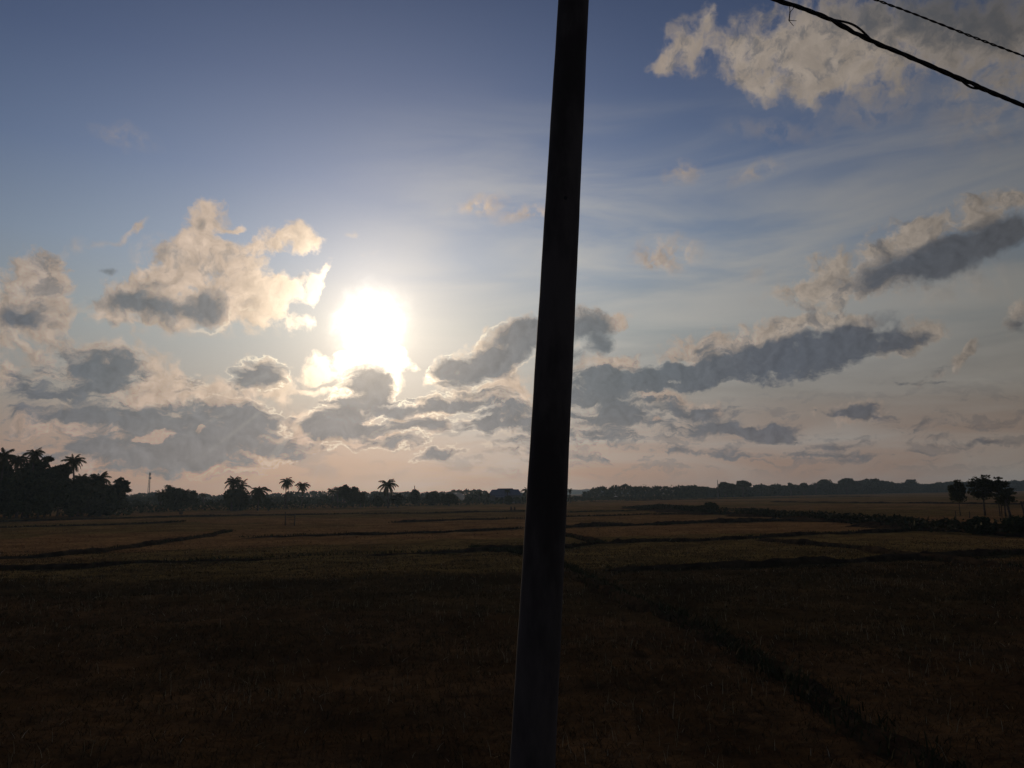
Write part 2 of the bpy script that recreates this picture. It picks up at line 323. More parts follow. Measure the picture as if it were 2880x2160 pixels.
# ------------------------------------------------------------------ ground
def gmat(g, p):
    co = g.new('ShaderNodeTexCoord').outputs['Object']
    big = g.noise(co, 0.035, 4, 0.5); mid = g.noise(co, 0.30, 6, 0.62); fine = g.noise(co, 3.2, 8, 0.68)
    vo = g.new('ShaderNodeTexVoronoi'); mp = g.new('ShaderNodeMapping'); g.put(mp, 0, g.v('ADD', co, g.v('SCALE', g.noise(co, 0.05, 3, 0.5, out=1))))
    mp.inputs['Scale'].default_value = (0.022, 0.05, 1); mp.inputs['Rotation'].default_value = (0,0,0.25); g.put(vo, 'Vector', mp.outputs[0]); vo.inputs['Scale'].default_value = 1
    sc = g.new('ShaderNodeSeparateColor'); g.put(sc, 0, vo.outputs['Color'])
    straw = g.mix(g.ss(mid, 0.3, 0.7), rgb(0.190,0.100,0.040), rgb(0.330,0.188,0.070))
    weed = g.mix(g.ss(mid, 0.35, 0.65), rgb(0.120,0.080,0.028), rgb(0.220,0.150,0.050))
    c = g.mix(g.ss(g.m('MULTIPLY_ADD', sc.outputs[0], 0.45, big), 0.60, 0.85), straw, weed)
    # the nearest plot is mixed towards a darker brown than the ones beyond its bund
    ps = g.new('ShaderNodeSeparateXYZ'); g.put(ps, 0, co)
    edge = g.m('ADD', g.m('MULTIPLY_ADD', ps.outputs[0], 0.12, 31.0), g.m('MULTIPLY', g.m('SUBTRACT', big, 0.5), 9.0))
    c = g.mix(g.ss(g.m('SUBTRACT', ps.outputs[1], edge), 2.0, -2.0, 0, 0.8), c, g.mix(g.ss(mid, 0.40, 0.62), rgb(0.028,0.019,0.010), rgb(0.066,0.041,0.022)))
    c = g.mix(g.ss(fine, 0.54, 0.34, 0, 0.75), c, rgb(0.045,0.027,0.014))
    g.put(p, 'Base Color', c); p.inputs['Roughness'].default_value = 1.0; p.inputs['Specular IOR Level'].default_value = 0.0
    bn = g.new('ShaderNodeBump'); bn.inputs['Strength'].default_value = 0.9; bn.inputs['Distance'].default_value = 0.12
    g.put(bn, 'Height', g.m('ADD', fine, g.m('MULTIPLY', mid, 1.5))); g.put(p, 'Normal', bn.outputs[0])
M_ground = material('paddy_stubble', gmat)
M_bank = simple('bund_earth', (0.030,0.020,0.012), (0.070,0.046,0.024), 1.5, 1.0, 0.6, 0.0)
def hgt(x, y):
    d = np.hypot(x, y); a = np.clip((400-d)/400, 0, 1)
    return a*(0.10*(vnoise(x*0.22, y*0.35, 3)-0.5)+0.10*(vnoise(x*0.9, y*1.3, 4)-0.5)+0.05*(vnoise(x*2.3, y*3.1, 5)-0.5))
N = 420; t = np.linspace(-1, 1, N); s_ = np.sinh(t*5.6)/math.sinh(5.6)*1600
X, Y = np.meshgrid(s_, s_+0); Y = Y+0
Yc = np.sinh(np.linspace(-1,1,N)*5.6)/math.sinh(5.6)*1600
X, Y = np.meshgrid(s_, np.where(Yc>0, Yc, Yc)); Z = hgt(X, Y)
ii = (np.arange(N-1)[:,None]*N+np.arange(N-1)[None,:]).ravel()
tag(mesh_obj('ground', np.stack([X.ravel(),Y.ravel(),Z.ravel()],1), np.stack([ii,ii+1,ii+N+1,ii+N],1), M_ground, smooth=True),
    'dark harvested paddy fields, brown and olive stubble', 'field', kind='structure')

# bunds between the paddies: low irregular earth ridges traced as polylines
def ridge(name, px, w, h, label, world=None, seed=1, mat=None, gap=0.0):
    if px: w *= 0.62; h *= 0.68
    P0 = [ground(x, y) for x, y in px] if world is None else [Vector(p) for p in world]
    pts = []
    for a, b in zip(P0[:-1], P0[1:]):
        n = max(2, int((b-a).length/max(0.25, 0.004*(a.length))))
        pts += [a.lerp(b, i/n) for i in range(n)]
    pts.append(P0[-1]); V = []; F = []; prof = [(-1,-0.15),(-0.75,0.35),(-0.42,0.85),(0,1),(0.42,0.88),(0.75,0.4),(1,-0.15)]; k = len(prof)
    acc = 0
    for i, p in enumerate(pts):
        tn = (pts[min(i+1,len(pts)-1)]-pts[max(i-1,0)]).normalized(); nn = Vector((-tn.y, tn.x, 0))
        if i: acc += (pts[i]-pts[i-1]).length
        A = np.array([acc]); f = 0.35+0.9*vnoise(A*0.45, A*0+seed, seed)[0]+0.35*vnoise(A*2.1, A*0, seed+9)[0]
        f *= (0.25+0.75*min(1.0, max(0.0, vnoise(A*0.06, A*0+3, seed+2)[0]*2.4-gap)))
        off = (vnoise(A*0.25, A*0+5, seed+4)[0]-0.5)*w*0.8
        e = min(1.0, i/4, (len(pts)-1-i)/4)
        for j, (u, v) in enumerate(prof):
            jj = 1+0.3*(random.random()-0.5)
            q = p+nn*(u*w*0.5*jj+off); V.append((q.x, q.y, h*v*f*e*(1+0.35*(random.random()-0.5))-(0.05 if j in (0,k-1) else 0)))
    for i in range(len(pts)-1):
        for j in range(k-1): F.append((i*k+j, (i+1)*k+j, (i+1)*k+j+1, i*k+j+1))
    o = mesh_obj(name, V, F, mat or M_bank, smooth=True); tag(o, label, 'bund', kind='structure'); return pts
RD = {}
specs = [
 ([(-120,1607),(0,1603),(250,1597),(380,1586),(678,1578),(1003,1563),(1288,1552),(1390,1544),(1520,1547),(1694,1529)], .9,.30,'long dark bund crossing the left field in the middle distance'),
 ([(-120,1577),(0,1573),(142,1566),(271,1553),(475,1525),(583,1508),(651,1495)], .9,.28,'bund curving away through the left field'),
 ([(678,1514),(1017,1505),(1240,1497),(1478,1488)], .9,.26,'broken bund behind the curving one'),
 ([(1100,1470),(1300,1463),(1478,1460),(1600,1453),(1975,1445)], 1.1,.28,'thin far bund passing behind the pole'),
 ([(480,1453),(700,1450),(950,1447),(1200,1444),(1500,1438)], 1.2,.28,'faint far bund in front of the left trees'),
 ([(-60,1470),(200,1463),(420,1456),(640,1452)], 1.1,.26,'faint bund before the big dark trees at left'),
 ([(-60,1487),(130,1481),(400,1474),(520,1468)], 1.0,.24,'second faint bund before the big dark trees at left'),
 ([(1540,1486),(1594,1484),(1862,1477),(1975,1470),(2263,1465)], 1.1,.42,'dark bund right of the pole reaching the scrub bank'),
 ([(1560,1504),(1594,1510),(1694,1529)], 1.0,.35,'short slanting bund just right of the pole'),
 ([(1694,1530),(2002,1519),(2263,1504),(2470,1497),(2640,1489)], 1.0,.42,'strong dark bund running right to the scrub bank'),
 ([(1700,1604),(1775,1601),(1982,1594),(2203,1587),(2404,1577),(2591,1567),(2880,1559),(3050,1553)], .8,.30,'nearest cross bund in the right field'),
 ([(2130,1518),(2196,1524),(2404,1544),(2591,1570),(2880,1603),(3050,1625)], .9,.28,'slanting bund crossing the right field'),
 ([(1330,1540),(1440,1555),(1520,1572),(1594,1600),(1681,1648),(1801,1701),(1922,1748),(2069,1828),(2236,1935),(2370,2036),(2537,2112),(2760,2240)], .95,.17,'weedy bund slanting from the pole to the lower right corner'),
 ([(1640,1412),(1900,1406),(2200,1400),(2500,1396)], 2.0,.35,'far bund along the pale strip of field at right'),
 ([(2160,1412),(2400,1415),(2600,1416),(2950,1420)], 1.5,.40,'dark bund beyond the scrub bank at right'),
 ([(1600,1441),(1760,1437),(1900,1432)], 1.2,.25,'faint furrow bund right of the pole')]
for i, (px, w, h, lb) in enumerate(specs): RD[i] = ridge('earth_bund', px, w, h, lb, seed=11+i*3, gap=0.1 if i in (2,4,5,6,10) else 0.0)

# ------------------------------------------------------------------ grass (stuff)
def wedge(n, y0, y1, spread=0.76):
    u = rng.random(n); y = np.sqrt(y0*y0+u*(y1*y1-y0*y0)); x = (rng.random(n)*2-1)*y*spread; return x, y
def blades(x, y, h, w, lean=0.35, z=None):
    n = len(x); th = rng.random(n)*2*math.pi; dx = np.cos(th); dy = np.sin(th)
    hh = h*(0.45+rng.random(n)*0.9); ww = w*(0.6+0.8*rng.random(n)); lx = rng.normal(size=n)*lean*hh; ly = rng.normal(size=n)*lean*hh
    z0 = (hgt(x, y) if z is None else z)-0.02
    b = np.stack([x, y, z0], 1); d = np.stack([dx*ww/2, dy*ww/2, dx*0], 1); m = b+np.stack([lx*0.4, ly*0.4, hh*0.62], 1); tp = b+np.stack([lx, ly, hh], 1)
    V = np.stack([b-d, b+d, m+d*0.7, m-d*0.7, tp], 1).reshape(-1,3); i = np.arange(n)*5
    F = [np.stack([i,i+1,i+2],1), np.stack([i,i+2,i+3],1), np.stack([i+3,i+2,i+4],1)]
    return V, np.concatenate(F)
def thin(x, y, s, thr, seed):
    k = vnoise(x*s, y*s*1.5, seed)+0.5*vnoise(x*s*3.1, y*s*3.5, seed+1); m = k+rng.random(len(x))*0.55 > thr; return x[m], y[m]
x, y = wedge(620000, 5.5, 52); k = rng.random(len(x)) < np.clip((50-y)/34, 0, 1)**1.3; x, y = thin(x[k], y[k], 0.55, 0.66, 21)
V, F = blades(x, y, 0.085, 0.004+0.0004*y, 0.9)
tag(mesh_obj('grass', V, F, M_grass), 'short dark weedy grass and straw over the near field', 'grass', kind='stuff')
x, y = wedge(9000, 6.5, 30); x, y = thin(x, y, 0.5, 1.24, 41)
V, F = blades(x, y, 0.20, 0.006, 0.22)
tag(mesh_obj('straw_stalks', V, F, leafmat('dry_stalk', (0.14,0.12,0.06), (0.55,0.48,0.30))), 'sparse pale upright stalks standing above the near grass', 'stalks', kind='stuff')
x, y = wedge(150000, 28, 150, 0.80); x, y = thin(x, y, 0.30, 1.02, 31)
V, F = blades(x, y, 0.10, 0.035, 0.8)
tag(mesh_obj('stubble', V, F, M_stub), 'brown rice stubble tufts over the middle fields', 'stubble', kind='stuff')
# weeds growing along the bunds
xs = []; ys = []; hs = []
for i, pts in RD.items():
    near = np.array([[p.x, p.y] for p in pts]); d = np.hypot(near[:,0], near[:,1])
    per = 26 if i == 12 else 6
    for (a, b), dd in zip(near, d):
        if dd > 150: continue
        k = per*max(0.25, 0.004*dd)/0.25; k = int(k) + (rng.random() < k % 1)
        xs += list(a+rng.normal(size=k)*(0.17 if i == 12 else .15)); ys += list(b+rng.normal(size=k)*(0.17 if i == 12 else .15)); hs += [0.13 if i == 12 else 0.12]*k
xs, ys, hs = map(np.array, (xs, ys, hs)); dd = np.hypot(xs, ys)
V, F = blades(xs, ys, hs*(1+rng.random(len(xs))*.6), 0.012+0.0009*dd, 0.6, z=hgt(xs, ys)+0.08)
tag(mesh_obj('bund_weeds', V, F, M_scrub), 'dark weeds growing along the field bunds', 'weeds', kind='stuff')

# ------------------------------------------------------------------ trees
def palm(px, ytop, ybase, Y, label, crown_px=26, nf=18, lean=0.0, seed=0, trunk=0.16, droop=1.0, group=None, upright=0.35, half=False):
    rg = np.random.default_rng(900+seed); b = at_dist(px, Y); root = empty('palm_tree', b)
    tag(root, label, 'palm', group)
    ztop = height_at(px, ytop, Y); L = crown_px/FPX*Y*1.30
    zc = max(0.6, ztop-L*0.80)
    tb = MB(); pts = [Vector((lean*zc*(i/8)**1.6-lean*zc, 0.15*math.sin(i*.5), zc*i/8)) for i in range(9)]
    pts = [p-Vector((0,0,0.15)) if i == 0 else p for i, p in enumerate(pts)]
    tb.tube(pts, [trunk*(1.5 if i == 0 else 1.05-0.04*i) for i in range(9)], 8); tb.build('trunk', M_bark, root, True)
    V = []; F = []; top = pts[-1]
    for k in range(nf):
        az_ = 2.4*k+rg.random()*0.5; up = (1.25-(2.15 if nf > 21 else 1.75)*(k/nf))+rg.normal()*0.12; up = up if not half else up*0.8
        l = L*(0.78+0.3*rg.random())*(0.8 if up > 0.9 else 1)
        d = Vector((math.cos(az_), math.sin(az_), 0)); side = Vector((-d.y, d.x, 0)); r = []; n = 13; p = top.copy(); ang = up
        for i in range(n):
            r.append(p.copy()); p = p+(d*math.cos(ang)+Vector((0,0,math.sin(ang))))*(l/n); ang -= (0.062+0.05*rg.random())*droop*(1+i*0.03)
        for i in range(1, n):
            f = i/n; ll = l*0.30*math.sin(math.pi*min(1, 0.18+f*0.80))**0.6*(1 if f < .9 else .8); tdir = (r[i]-r[i-1]).normalized()
            for sg in (-1, 1):
                for q in (0.0, 0.5):
                    if rg.random() < 0.08: continue
                    o0 = r[i-1].lerp(r[i], q); tip = o0+(side*sg*0.62+tdir*0.62+Vector((0,0,-0.50-0.35*rg.random())))*ll
                    wv_ = tdir*(l/n)*0.30; b0 = len(V); V += [o0-wv_, o0+wv_, (o0+tip)*0.5+wv_*0.9, tip]; F.append((b0, b0+1, b0+2, b0+3))
        bb = len(V)
        for i, q in enumerate(r): V += [q-Vector((0,0,.03+L*.006)), q+side*(L*.012)+Vector((0,0,.02))]
        for i in range(n-1): F.append((bb+2*i, bb+2*i+1, bb+2*i+3, bb+2*i+2))
    mesh_obj('crown', V, F, M_palm, root)
    return root
def tree(px, ytop, Y, label, wpx, cat='tree', clear=0.3, seed=0, leaf=0.22, dens=1.0, style='round', name='broadleaf_tree', mat=None, lean=0.0, trunk=0.14, group=None, depth=None, nl=None):
    rg = np.random.default_rng(500+seed); b = at_dist(px, Y); root = empty(name, b); tag(root, label, cat, group)
    H = height_at(px, ytop, Y); W = wpx/FPX*Y; z0 = H*clear; cz = (H+z0)/2; hz = (H-z0)/2
    tb = MB(); lx = lean*H
    fork = z0+0.15*(H-z0) if clear > 0.12 else H*0.25
    tb.tube([(0,0,-0.1),(lx*.2,0.03,fork*.5),(lx*.5,0,fork),(lx*.8,0,cz)], [trunk*1.4, trunk, trunk*.8, trunk*.4], 8)
    nlumps = nl or int(14+W*2); cs = []
    for i in range(nlumps):
        while True:
            p = rg.uniform(-1, 1, 3)
            if p@p < 1: break
        if style == 'flat': p[2] = 0.55*p[2]+0.42*(1-p[0]**2)
        if style == 'round': p[2] = p[2]*0.9+0.05
        if style == 'cone': s = 1-0.42*(p[2]+1); p[0] *= s; p[1] *= s
        cs.append((lx+p[0]*W*0.5*0.86, p[1]*W*0.5*0.8, cz+p[2]*hz*0.86))
    for c in cs[:max(5, nlumps//3)]:
        tb.tube([(lx*.5,0,fork*.95),((c[0]+lx*.5)*.5, c[1]*.5, (fork+c[2])*.5+0.1),(c[0],c[1],c[2])], [trunk*.45, trunk*.25, trunk*.08], 5, False)
    tb.build('trunk', M_bark, root, True)
    P = []
    for c in cs:
        k = int(90*dens*(0.6+0.8*rg.random())); r = (0.16+0.13*rg.random())*min(W, (H-z0)*1.3)
        q = rg.normal(size=(k,3)); q /= np.linalg.norm(q,axis=1)[:,None]; q *= (r*rg.random(k)**0.45)[:,None]
        if style == 'layered': q *= 0.85; q[:,2] *= 0.38
        if style == 'flat': q[:,2] *= 0.55; q[:,0] *= 1.25
        P.append(np.array(c)+q)
    P = np.concatenate(P); P[:,2] = P[:,2].clip(0.1, H+0.05)
    V, F = leaves(P, leaf, rg, 0.55, 0.55 if style == 'layered' else 0.0); mesh_obj('crown', V, F, mat or M_leaf, root)
    return root

# big dark clump at the left edge, about 125-140 m away
LP = [(4,1246,122,34,'coconut palm cut by the left photo edge, crown highest over the dark clump'),(42,1262,125,30,'coconut palm with spread crown between the two leftmost high palms'),
      (90,1248,122,26,'tall coconut palm left of the flat-topped dark tree'),(200,1264,126,30,'coconut palm standing alone above the dark clump, right of the flat-topped tree'),
      (276,1310,134,34,'full-crowned coconut palm on the right shoulder of the dark clump'),(322,1345,136,28,'lowest coconut palm at the right end of the dark clump'),
      (226,1322,130,22,'small palm half sunk in the clump between the lone tall palm and its right shoulder'),(60,1300,118,30,'low palm in front of the leftmost high palms'),(258,1340,128,26,'low palm in front of the full-crowned right shoulder palm')]
for i, (px, yt, Y, r, lb) in enumerate(LP): palm(px, yt, 0, Y, lb, r, 30, (-1)**i*0.05, i, group='coconut palms of the dark left clump')
LT = [(15,1290,124,90,'round','dark dense tree filling the left photo edge below the palms'),(75,1282,128,85,'round','dark dense tree below the second and third palms'),
      (128,1276,126,66,'flat','flat-topped dark tree whose level crown juts right above the clump'),(165,1298,130,70,'round','dark tree directly right of the flat-topped one'),
      (235,1330,132,80,'round','round dark tree sloping down under the full-crowned palm'),(300,1352,135,70,'round','loose dark tree near the right end of the clump'),
      (338,1340,138,50,'layered','thin tree with level feathery branches at the right tip of the clump'),
      (-60,1265,124,110,'round','dark tree mostly outside the left photo edge'),(110,1330,118,90,'round','low dark tree at the foot of the clump under the flat-topped tree'),(200,1350,120,90,'round','low dark tree at the foot of the clump under the lone tall palm'),(30,1345,116,100,'round','low dark tree at the foot of the clump by the left photo edge'),(285,1385,128,80,'round','lowest dark tree at the foot of the right end of the clump')]
for i, (px, yt, Y, w, st, lb) in enumerate(LT):
    tree(px, yt, Y, lb, w, clear=0.04 if st != 'layered' else 0.2, nl=None if st != 'layered' else 60, seed=i, leaf=0.30, dens=3.2 if st != 'layered' else 0.45, style=st, group='dark trees of the left clump')
# middle distance palms and trees, left of the pole
palm(452,1367,0,165,'squat palm leaning out left of the broad dark tree by the lattice mast',20,16,0.05,21)
tree(492,1361,166,'broad dark tree with ragged crown right of the lattice mast',62,clear=0.03,seed=21,leaf=0.28,dens=2.6)
palm(520,1366,0,168,'small palm at the right shoulder of the broad dark tree',18,16,0.03,22)
tree(545,1379,185,'rounded grey-green tree right of the small palm',36,clear=0.05,seed=22,leaf=0.28,dens=1.6)
palm(572,1381,0,190,'little palm poking from the low trees left of the thick palm cluster',10,14,0,23)
palm(656,1326,0,164,'tallest crown of the thick palm cluster',26,24,-0.03,24,0.2,group='thick palm cluster')
palm(678,1339,0,166,'right crown of the thick palm cluster',26,22,0.04,25,0.2,group='thick palm cluster')
palm(664,1356,0,162,'low middle crown of the thick palm cluster',32,26,0,26,0.2,1.2,group='thick palm cluster')
palm(650,1375,0,160,'lowest left crown of the thick palm cluster, one frond reaching left',24,20,-0.05,27,0.2,1.2,group='thick palm cluster')
tree(668,1375,163,'dark bushy growth wrapped round the foot of the thick palm cluster',62,clear=0.02,seed=23,leaf=0.28,dens=2.6)
palm(728,1348,0,160,'stocky palm with full drooping crown right of the thick cluster',31,26,0.03,28,0.16,1.25)
palm(805,1332,0,178,'slender tall palm, left one of the close pair',21,28,0.045,29,0.12,1.25)
palm(851,1343,0,180,'slender palm, right one of the close pair',21,26,0.03,30,0.12,1.1)
tree(756,1404,158,'small dark bush tree in front of the stocky palm',22,clear=0.15,seed=24,leaf=0.2,dens=1.4)
palm(935,1364,0,190,'palm at the left end of the grove left of the lone bold palm',17,18,-0.04,31)
palm(950,1361,0,192,'thin-crowned palm second from the left end of the grove',13,16,0.02,32)
tree(968,1360,195,'tallest round tree of the grove left of the lone bold palm',34,clear=0.06,seed=25,leaf=0.28,dens=1.8)
tree(994,1367,193,'second round tree of the grove, right of its tallest tree',36,clear=0.05,seed=26,leaf=0.28,dens=1.8)
tree(1014,1377,192,'lowest round tree at the right end of the grove',26,clear=0.05,seed=27,leaf=0.28,dens=1.6)
palm(1090,1330,0,180,'lone bold coconut palm with open drooping fronds at the field edge',30,22,-0.02,33,0.15,1.15)
tree(1063,1399,184,'small bushy tree just left of the lone bold palm',30,clear=0.12,seed=28,leaf=0.22,dens=1.6)
tree(1118,1390,184,'round bush tree just right of the lone bold palm',34,clear=0.2,seed=29,leaf=0.22,dens=1.8)
tree(1165,1379,215,'tree below the thin radio mast',30,clear=0.05,seed=30,leaf=0.3,dens=1.6)
tree(1216,1379,210,'domed dark tree between the thin radio mast and the smoke',38,clear=0.04,seed=31,leaf=0.3,dens=2.0)
tree(1262,1391,196,'low dark tree in front of the smoke',50,clear=0.04,seed=32,leaf=0.26,dens=2.0)
for _i, (_x, _y) in enumerate([(1244,1381),(1276,1374),(1301,1377),(1322,1375),(1366,1378)]): palm(_x, _y, 0, 330, 'tiny hazy palm top above the far wood between the smoke and the blue-roofed house', 7, 14, 0.03*(-1)**_i, 120+_i, group='tiny palms above the far wood')
palm(1348,1375,0,235,'small spiky palm left of the blue-roofed house',9,14,0,34)
palm(1372,1383,0,225,'tiny palm touching the left eave of the blue-roofed house',9,14,0,35)
palm(1427,1369,0,212,'palm standing in front of the blue roof, tips above the ridge',11,14,0.01,36,0.2,1.4)
tree(1430,1396,208,'small tree under the palm before the blue-roofed house',22,clear=0.05,seed=33,leaf=0.24,dens=1.4)
palm(1484,1362,0,200,'palm half hidden behind the left edge of the pole',17,20,0,37)
palm(1603,1367,0,235,'stubby storm-worn palm just right of the pole',10,9,0.0,38,0.2,1.9)

# right skyline trees that stand out of the far belt
def bd(px): return float(np.interp(px, [1600,1900,2200,2500,2880,3300], [330,335,440,560,720,850]))
for i, (px, yt, w, st, cl, lb) in enumerate([
 (2040,1358,34,'round',.25,'tree touching the right side of the slim mast on the right skyline'),(2062,1363,26,'round',.2,'low tree between the slim mast tree and the mushroom-crowned tree'),
 (2091,1353,38,'flat',.45,'mushroom-crowned tree with sky showing under its dome'),(2226,1358,16,'flat',.3,'small flat-topped tree on the skyline right of the mushroom-crowned tree'),
 (2262,1360,22,'round',.2,'small domed tree before the bare branches on the right skyline'),(2320,1350,46,'round',.1,'broad domed tree left of the darkest skyline tree'),
 (2383,1345,44,'flat',.12,'darkest skyline tree with ragged left edge and a small gap of sky'),(2458,1348,52,'round',.1,'wide high tree right of the darkest skyline tree'),
 (2560,1350,46,'round',.1,'round-headed tree on the skyline left of the small field trees'),(2642,1357,28,'round',.1,'low knobby skyline tree next to the small field trees')]):
    tree(px, yt, bd(px)-22, lb, w, clear=cl, seed=60+i, leaf=0.55, dens=1.5, style=st, trunk=0.4, group='trees on the right skyline')
# bare crown
root = empty('bare_tree', at_dist(2296, 460)); tag(root, 'leafless spreading tree crown faint against the right skyline', 'tree')
mb = MB(); zt = height_at(2296, 1354, 460)
mb.tube([(0,0,0),(0,0,zt*.5)], [.35,.25], 7)
for k in range(12):
    a = random.random()*6.28; r_ = random.uniform(1.0, 3.2); e_ = (r_*math.cos(a), r_*.4*math.sin(a), zt*random.uniform(.85,1.0)); m_ = (e_[0]*.4, e_[1]*.4, zt*.72)
    mb.tube([(0,0,zt*.45), m_, e_], [.16,.08,.03], 4, False)
    for q in range(3): mb.tube([m_, (e_[0]+random.uniform(-.9,.9), e_[1], e_[2]-random.uniform(0,.9))], [.05,.02], 3, False)
mb.build('trunk', M_bark, root)

# small trees on the scrub bank at the right edge
tree(2766,1331,86,'small field tree with level leafy tiers, tallest at the right edge',78,clear=.33,seed=80,leaf=0.11,dens=.62,style='layered',trunk=.09,mat=M_leaf2,nl=90)
tree(2697,1352,88,'slim small field tree left of the tallest tiered one',46,clear=.33,seed=81,leaf=0.12,dens=1.0,trunk=.05,lean=-.03,mat=M_leaf2,nl=24)
tree(2808,1330,84,'thin open tree with sparse twigs behind the tallest tiered one',34,clear=.5,seed=82,leaf=0.11,dens=.22,style='layered',trunk=.05,mat=M_leaf2,nl=22)
tree(2824,1346,83,'dense small tree right of the tallest tiered one',62,clear=.26,seed=83,leaf=0.11,dens=.62,style='layered',trunk=.08,mat=M_leaf2,nl=65)
tree(2838,1372,78,'leaning stocky small tree second from the right photo edge',30,clear=.3,seed=84,leaf=0.12,dens=1.2,trunk=.12,lean=-.16,mat=M_leaf2,nl=10)
root = empty('tree_stump', at_dist(2874, 74)); tag(root, 'leafless leaning cut trunk at the right photo edge', 'stump')
mb = MB(); zt = height_at(2870, 1410, 74); mb.tube([(0.15,0,0),(0,0,zt*.6),(-.12,0,zt)], [.10,.085,.09], 7)
mb.tube([(-.04,0,zt*.8),(.16,0,zt*1.02)], [.05,.03], 5); mb.build('trunk', M_bark, root)
# fence posts by the small trees
for px, yt in ((2813,1418),(2835,1424),(2722,1438),(2683,1436)):
    mb = MB(); b = at_dist(px, 80); zt = height_at(px, yt, 80); mb.tube([(0,0,0),(.03,0,zt*.5),(0.01,0,zt)], [.05,.045,.035], 6)
    o = mb.build('wooden_post', M_wood); o.location = b
    tag(o, {2813:'crooked wooden post directly below the dense small tree',2835:'wooden post under the leaning stocky tree',2722:'short wooden post right of the slim small tree',2683:'short wooden post left of the slim small tree'}[px], 'post', 'posts among the small trees at right')

# ------------------------------------------------------------------ far woods, hedges, scrub (stuff)
def belt(name, prof, dist, thick, leaf, per_m2, label, cat='wood', mat=None, rough=0.12, seed=1, zmin=0.0, layers=3):
    """foliage mass: prof = [(px, top y)], at depth dist(px)"""
    rg = np.random.default_rng(seed); px0, px1 = prof[0][0], prof[-1][0]; P = []
    xs_ = np.linspace(px0, px1, 1200); D = np.array([dist(v) for v in xs_]); T = np.interp(xs_, [p[0] for p in prof], [p[1] for p in prof])
    dirs = [pdir(v, t_) for v, t_ in zip(xs_, T)]; wx = np.array([d.x/d.y for d in dirs]); hz = np.array([d.z/d.y for d in dirs])
    TH = CAM_H+hz*D; seg = np.hypot(np.gradient(wx*D), np.gradient(D)*0.8); area = float((TH.clip(0.3)*np.abs(seg)).sum())
    n = int(area*per_m2); pr = TH.clip(0.3)*np.abs(seg); pr /= pr.sum(); idx = rg.choice(len(xs_), n, p=pr)
    dep = rg.random(n)*thick; dd = D[idx]+dep; w_ = wx[idx]+rg.normal(size=n)*0.0003; X_ = w_*dd
    top = CAM_H+hz[idx]*dd*(1.0) ; top = top*(1.05+rough*.5-rough*1.3*vnoise(X_*0.17, dep*0.12, seed+2)-rough*vnoise(X_*0.6, dep*0.3, seed)-rough*0.5*vnoise(X_*2.7, dep*0.9, seed+1))
    z = zmin+(top-zmin)*rg.random(n)**0.62
    V, F = leaves(np.stack([X_, dd, z], 1), leaf, rg); return tag(mesh_obj(name, V, F, mat or M_leaf), label, cat, kind='stuff')
Lfar = [(300,1395),(372,1392),(389,1387),(405,1386),(412,1389),(430,1384),(450,1388),(530,1383),(557,1393),(566,1387),(584,1390),(611,1394),(629,1389),(700,1393),(763,1390),(781,1386),(798,1390),(812,1382),(834,1382),(859,1387),(881,1379),(892,1384),(908,1381),(925,1388),(960,1384),(1025,1383),(1040,1387),(1052,1380),(1090,1384),(1127,1385),(1150,1382),(1180,1387),(1208,1384),(1231,1388),(1244,1382),(1256,1386),(1267,1383),(1274,1377),(1283,1381),(1290,1377),(1300,1380),(1312,1376),(1323,1381),(1332,1378),(1348,1377),(1356,1382),(1366,1380),(1376,1386),(1470,1387),(1500,1390),(1560,1391),(1600,1392)]
belt('far_wood', Lfar, lambda v: 400, 40, 0.62, 13, 'hazy far wood of palms and trees behind the left field', seed=3)
Lmid = [(x, y+9+5*math.sin(x*.045)+3*math.sin(x*.13)) for x, y in Lfar]
belt('wood_edge', Lmid, lambda v: 255, 22, 0.42, 20, 'darker nearer edge of the wood behind the left field', seed=4, rough=.2)
Lscr = [(x, (1409 if x < 700 else 1406)-(x-300)*0.006+4*math.sin(x*.06)+2.5*math.sin(x*.21)) for x in range(300, 1560, 6)]
belt('hedge_scrub', Lscr, lambda v: float(np.interp(v, [300,500,1050,1400,1560], [146,160,192,214,222])), 8, 0.26, 26, 'low dark scrub along the far edge of the left field', 'scrub', M_leaf, .35, 5)
belt('undergrowth', [(-200,1335),(60,1345),(140,1352),(210,1362),(290,1392),(345,1400),(372,1424)], lambda v: 127, 9, 0.28, 26, 'black undergrowth filling the foot of the big left clump of trees', 'undergrowth', M_leaf, .3, 15)
Rt = [(1640,1384),(1658,1380),(1668,1372),(1680,1368),(1694,1366),(1704,1370),(1713,1373),(1720,1367),(1729,1365),(1740,1367),(1750,1362),(1762,1361),(1772,1366),(1780,1369),(1789,1367)]
xx = 1795
while xx < 1925: Rt += [(xx,1367+random.random()*2),(xx+2.5,1362.5+random.random()*3),(xx+5,1367+random.random()*2)]; xx += 6.5
Rt += [(1935,1368),(1945,1365),(1957,1365),(1968,1369),(1984,1369),(2000,1372),(2016,1372),(2040,1366),(2073,1371),(2117,1370),(2122,1365),(2141,1362),(2160,1366),(2190,1362),(2215,1365),(2259,1364),(2290,1362),(2322,1357),(2350,1361),(2401,1354),(2430,1351),(2457,1351),(2500,1354),(2533,1361),(2559,1354),(2589,1361),(2620,1360),(2645,1359),(2660,1355),(2685,1354),(2700,1356),(2800,1355),(2843,1353),(2855,1350),(2866,1353),(2880,1351),(2960,1350),(3200,1346)]
belt('wood_belt', Rt, bd, 26, 0.62, 13, 'dark belt of woodland along the right horizon', seed=6, rough=.12)
belt('belt_hedge', [(x, 1396-(x-1640)*.014+1.5*math.sin(x*.08)) for x in range(1600, 3100, 8)], lambda v: bd(v)-14, 5, 0.45, 14, 'low dark hedge line at the foot of the right woodland', 'hedge', M_leaf, .3, 7)
